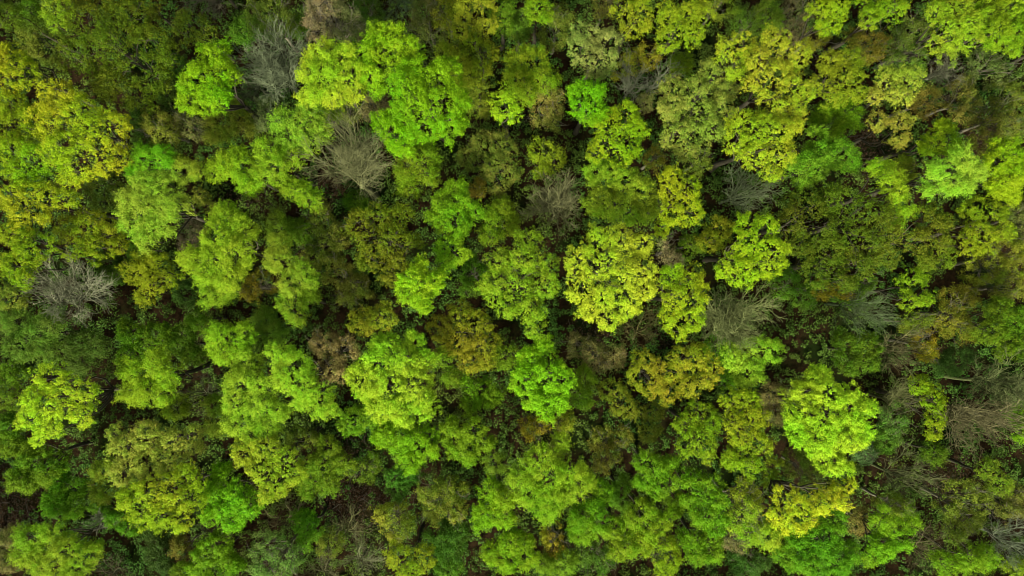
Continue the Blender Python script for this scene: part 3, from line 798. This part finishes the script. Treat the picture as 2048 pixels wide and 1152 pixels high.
P 52,105,28 10 880,1070,24 915,1065,24 900,1095,28|dark green leafy tree near the bottom, under the brown olive haze
P 38,138,30 9 892,1138,24|small emerald crown at the bottom edge right of the mustard lime tree
P 132,180,28 15 985,985,26 970,1030,28 1005,1035,26 1012,1000,20|lime tree near the bottom, touching the lower left of the feathery lime crown
P 128,175,28 14 985,1105,24 1020,1090,26 1050,1085,20 1050,1115,24 1010,1125,24|lime tree near the bottom edge at middle, left of the ochre one
F 98,145,34 10 993,930,20 985,915,14|small green bush above left of the feathery lime crown
B 128,122,88 9 640,1135,34 @640,1150|bare tan twigs at the bottom edge right of the grey green fuzzy tree
H 102,116,34 9 660,1090,26|low olive bush right of the small emerald round tree
F 136,180,34 16 1125,885,20 1080,925,30 1045,955,28 1100,955,32 1140,945,26 1165,965,22 1060,985,28 1105,995,32 1145,985,22 1095,1025,22|large feathery lime tree near the bottom, right of the middle
H 136,116,28 10 1105,1070,20 1110,1092,20|small ochre tree below the large feathery lime tree
P 78,170,24 14 1200,985,24 1190,1015,24 1160,1040,26 1190,1050,24 1165,1070,22|vivid green tree right below the large feathery lime tree
P 62,145,30 11 1240,1000,22 1245,975,16|small dark emerald tree right of the vivid green one near the bottom
F 88,155,30 11 1090,1135,22 1130,1130,22|mid green feathery tree at the bottom edge, just right of the middle
P 118,165,28 14 1230,1060,24 1250,1090,26 1235,1108,18|lime green small tree between vivid green and gold lime ones at bottom
P 122,168,28 14 1290,1025,24 1270,1040,20 1300,1055,26 1325,1045,20 1285,1082,20|lime green tree with dark holes near the bottom, centre right
T 155,165,28 14 1330,1090,26 1310,1112,22 1345,1118,22 1330,1140,18|gold lime tree at the bottom, right of the lime trees with dark holes
P 102,168,28 14 1290,925,22 1310,940,22 1340,925,18 1290,960,24 1320,970,26 1345,965,16 1310,988,14|green tree under the olive gold one, lower right middle
P 118,175,28 12 1355,1000,20 1350,1020,14|small lime sprig below right of the green tree with one arm
P 96,170,28 14 1390,965,24 1420,970,22 1400,1000,28 1435,1000,22 1410,1030,26 1438,1035,22 1430,1058,18|tall fresh green tree below the yellow green pair, lower right
P 102,165,28 13 1390,1085,24 1420,1085,24 1395,1110,24 1425,1110,18|fresh green tree near the bottom edge, under the tall fresh green one
H 132,152,34 13 1490,990,26 1500,1020,28 1475,1040,24|soft olive yellow tree left of the brightest yellow bank at the bottom right
H 62,92,34 9 1480,1115,28 1510,1130,24|dark sparse bush at the bottom edge, left of the deep emerald tree
F 155,195,42 13 1500,1070,20 1530,1070,24 1550,1085,16|lime yellow small crown at the lower left end of the brightest yellow bank
H 74,102,28 9 1170,1110,24 1212,1125,24|dull dark green low bush at the bottom below the vivid green tree
T 222,206,42 17 1570,1000,24 1600,1010,26 1575,1035,26 1610,1035,24 1645,1010,26 1680,985,24 1685,1005,18 1580,1058,16 1698,972,16 1552,1030,18|brightest butter yellow tree, a diagonal bank in the lower right
P 50,168,28 14 1670,1045,22 1630,1065,26 1650,1085,30 1600,1085,28 1580,1110,28 1620,1120,32 1670,1120,30 1700,1105,24|large deep emerald tree at the bottom edge, under the butter yellow bank
P 110,190,30 13 1765,1045,22 1790,1060,26 1800,1085,20 1820,1048,16 1765,1090,24 1745,1115,20|lime emerald tree right of the large deep emerald one
H 110,128,34 11 1780,1010,24 1805,1020,22|olive hazy crown just above the lime emerald tree
H 104,94,44 9 1718,1045,26|brown haze between the deep emerald and the lime emerald trees
B 132,135,92 11 1790,935,60 1810,950,40 @1780,945|bare grey olive tree below right of the brightest lime one
T 118,142,34 12 1975,940,22 2000,960,24 2010,980,16|olive lime tree near the right edge on brown ground, lower right
H 100,114,34 12 1920,985,28 1950,1000,26 1900,1020,24 1945,1035,28 1915,1060,22|thin olive tree left of a brown clearing near the right edge
P 76,132,28 9 1872,910,22|small green bush between bare grey olive and radiating bare trees
B 142,150,128 12 2010,1065,54 @2000,1075|bare blue grey tree at the right edge near the lower right corner
F 120,160,28 13 1895,1130,24 1940,1120,26 1975,1115,22|lime olive tree at the bottom edge, right part
B 118,106,78 10 1840,1085,40 @1830,1095|bare brown tree right of the lime emerald one, lower right
H 104,116,40 10 1600,930,28 1625,960,22|low olive bush right under the brightest lime tree's left edge
T 132,158,28 11 1545,930,18 1540,955,18|small lime crown left of the low olive bush, lower right
H 90,110,68 9 1725,898,22 1735,915,16|small grey teal bush at the lower right foot of the brightest lime tree
P 75,155,45 9 1772,882,24|small emerald bush right of the brightest lime tree
F 125,152,30 10 2035,1138,20|small lime crown in the lower right corner
H 102,104,42 11 2020,1020,26 2035,990,20|thin brown olive tree at the right edge above the bare blue grey one
H 104,96,60 9 1480,1080,20 1455,1080,16|dark brown olive bush left of the lime yellow small crown at the bottom
H 92,112,26 6 725,945,26 740,928,18|low olive green bush in the reddish brown clearing of the lower left middle
H 84,84,42 10 2036,428,26 2042,465,20|dark brown olive tree cut by the right edge, beside the yellow olive one
H 100,106,34 11 2028,572,26 2005,585,18|low olive hazy tree at the right edge, just above the dark green leafy one
""".strip().splitlines()

for i_, line_ in enumerate(PLANTS):
    plant(line_, i_)
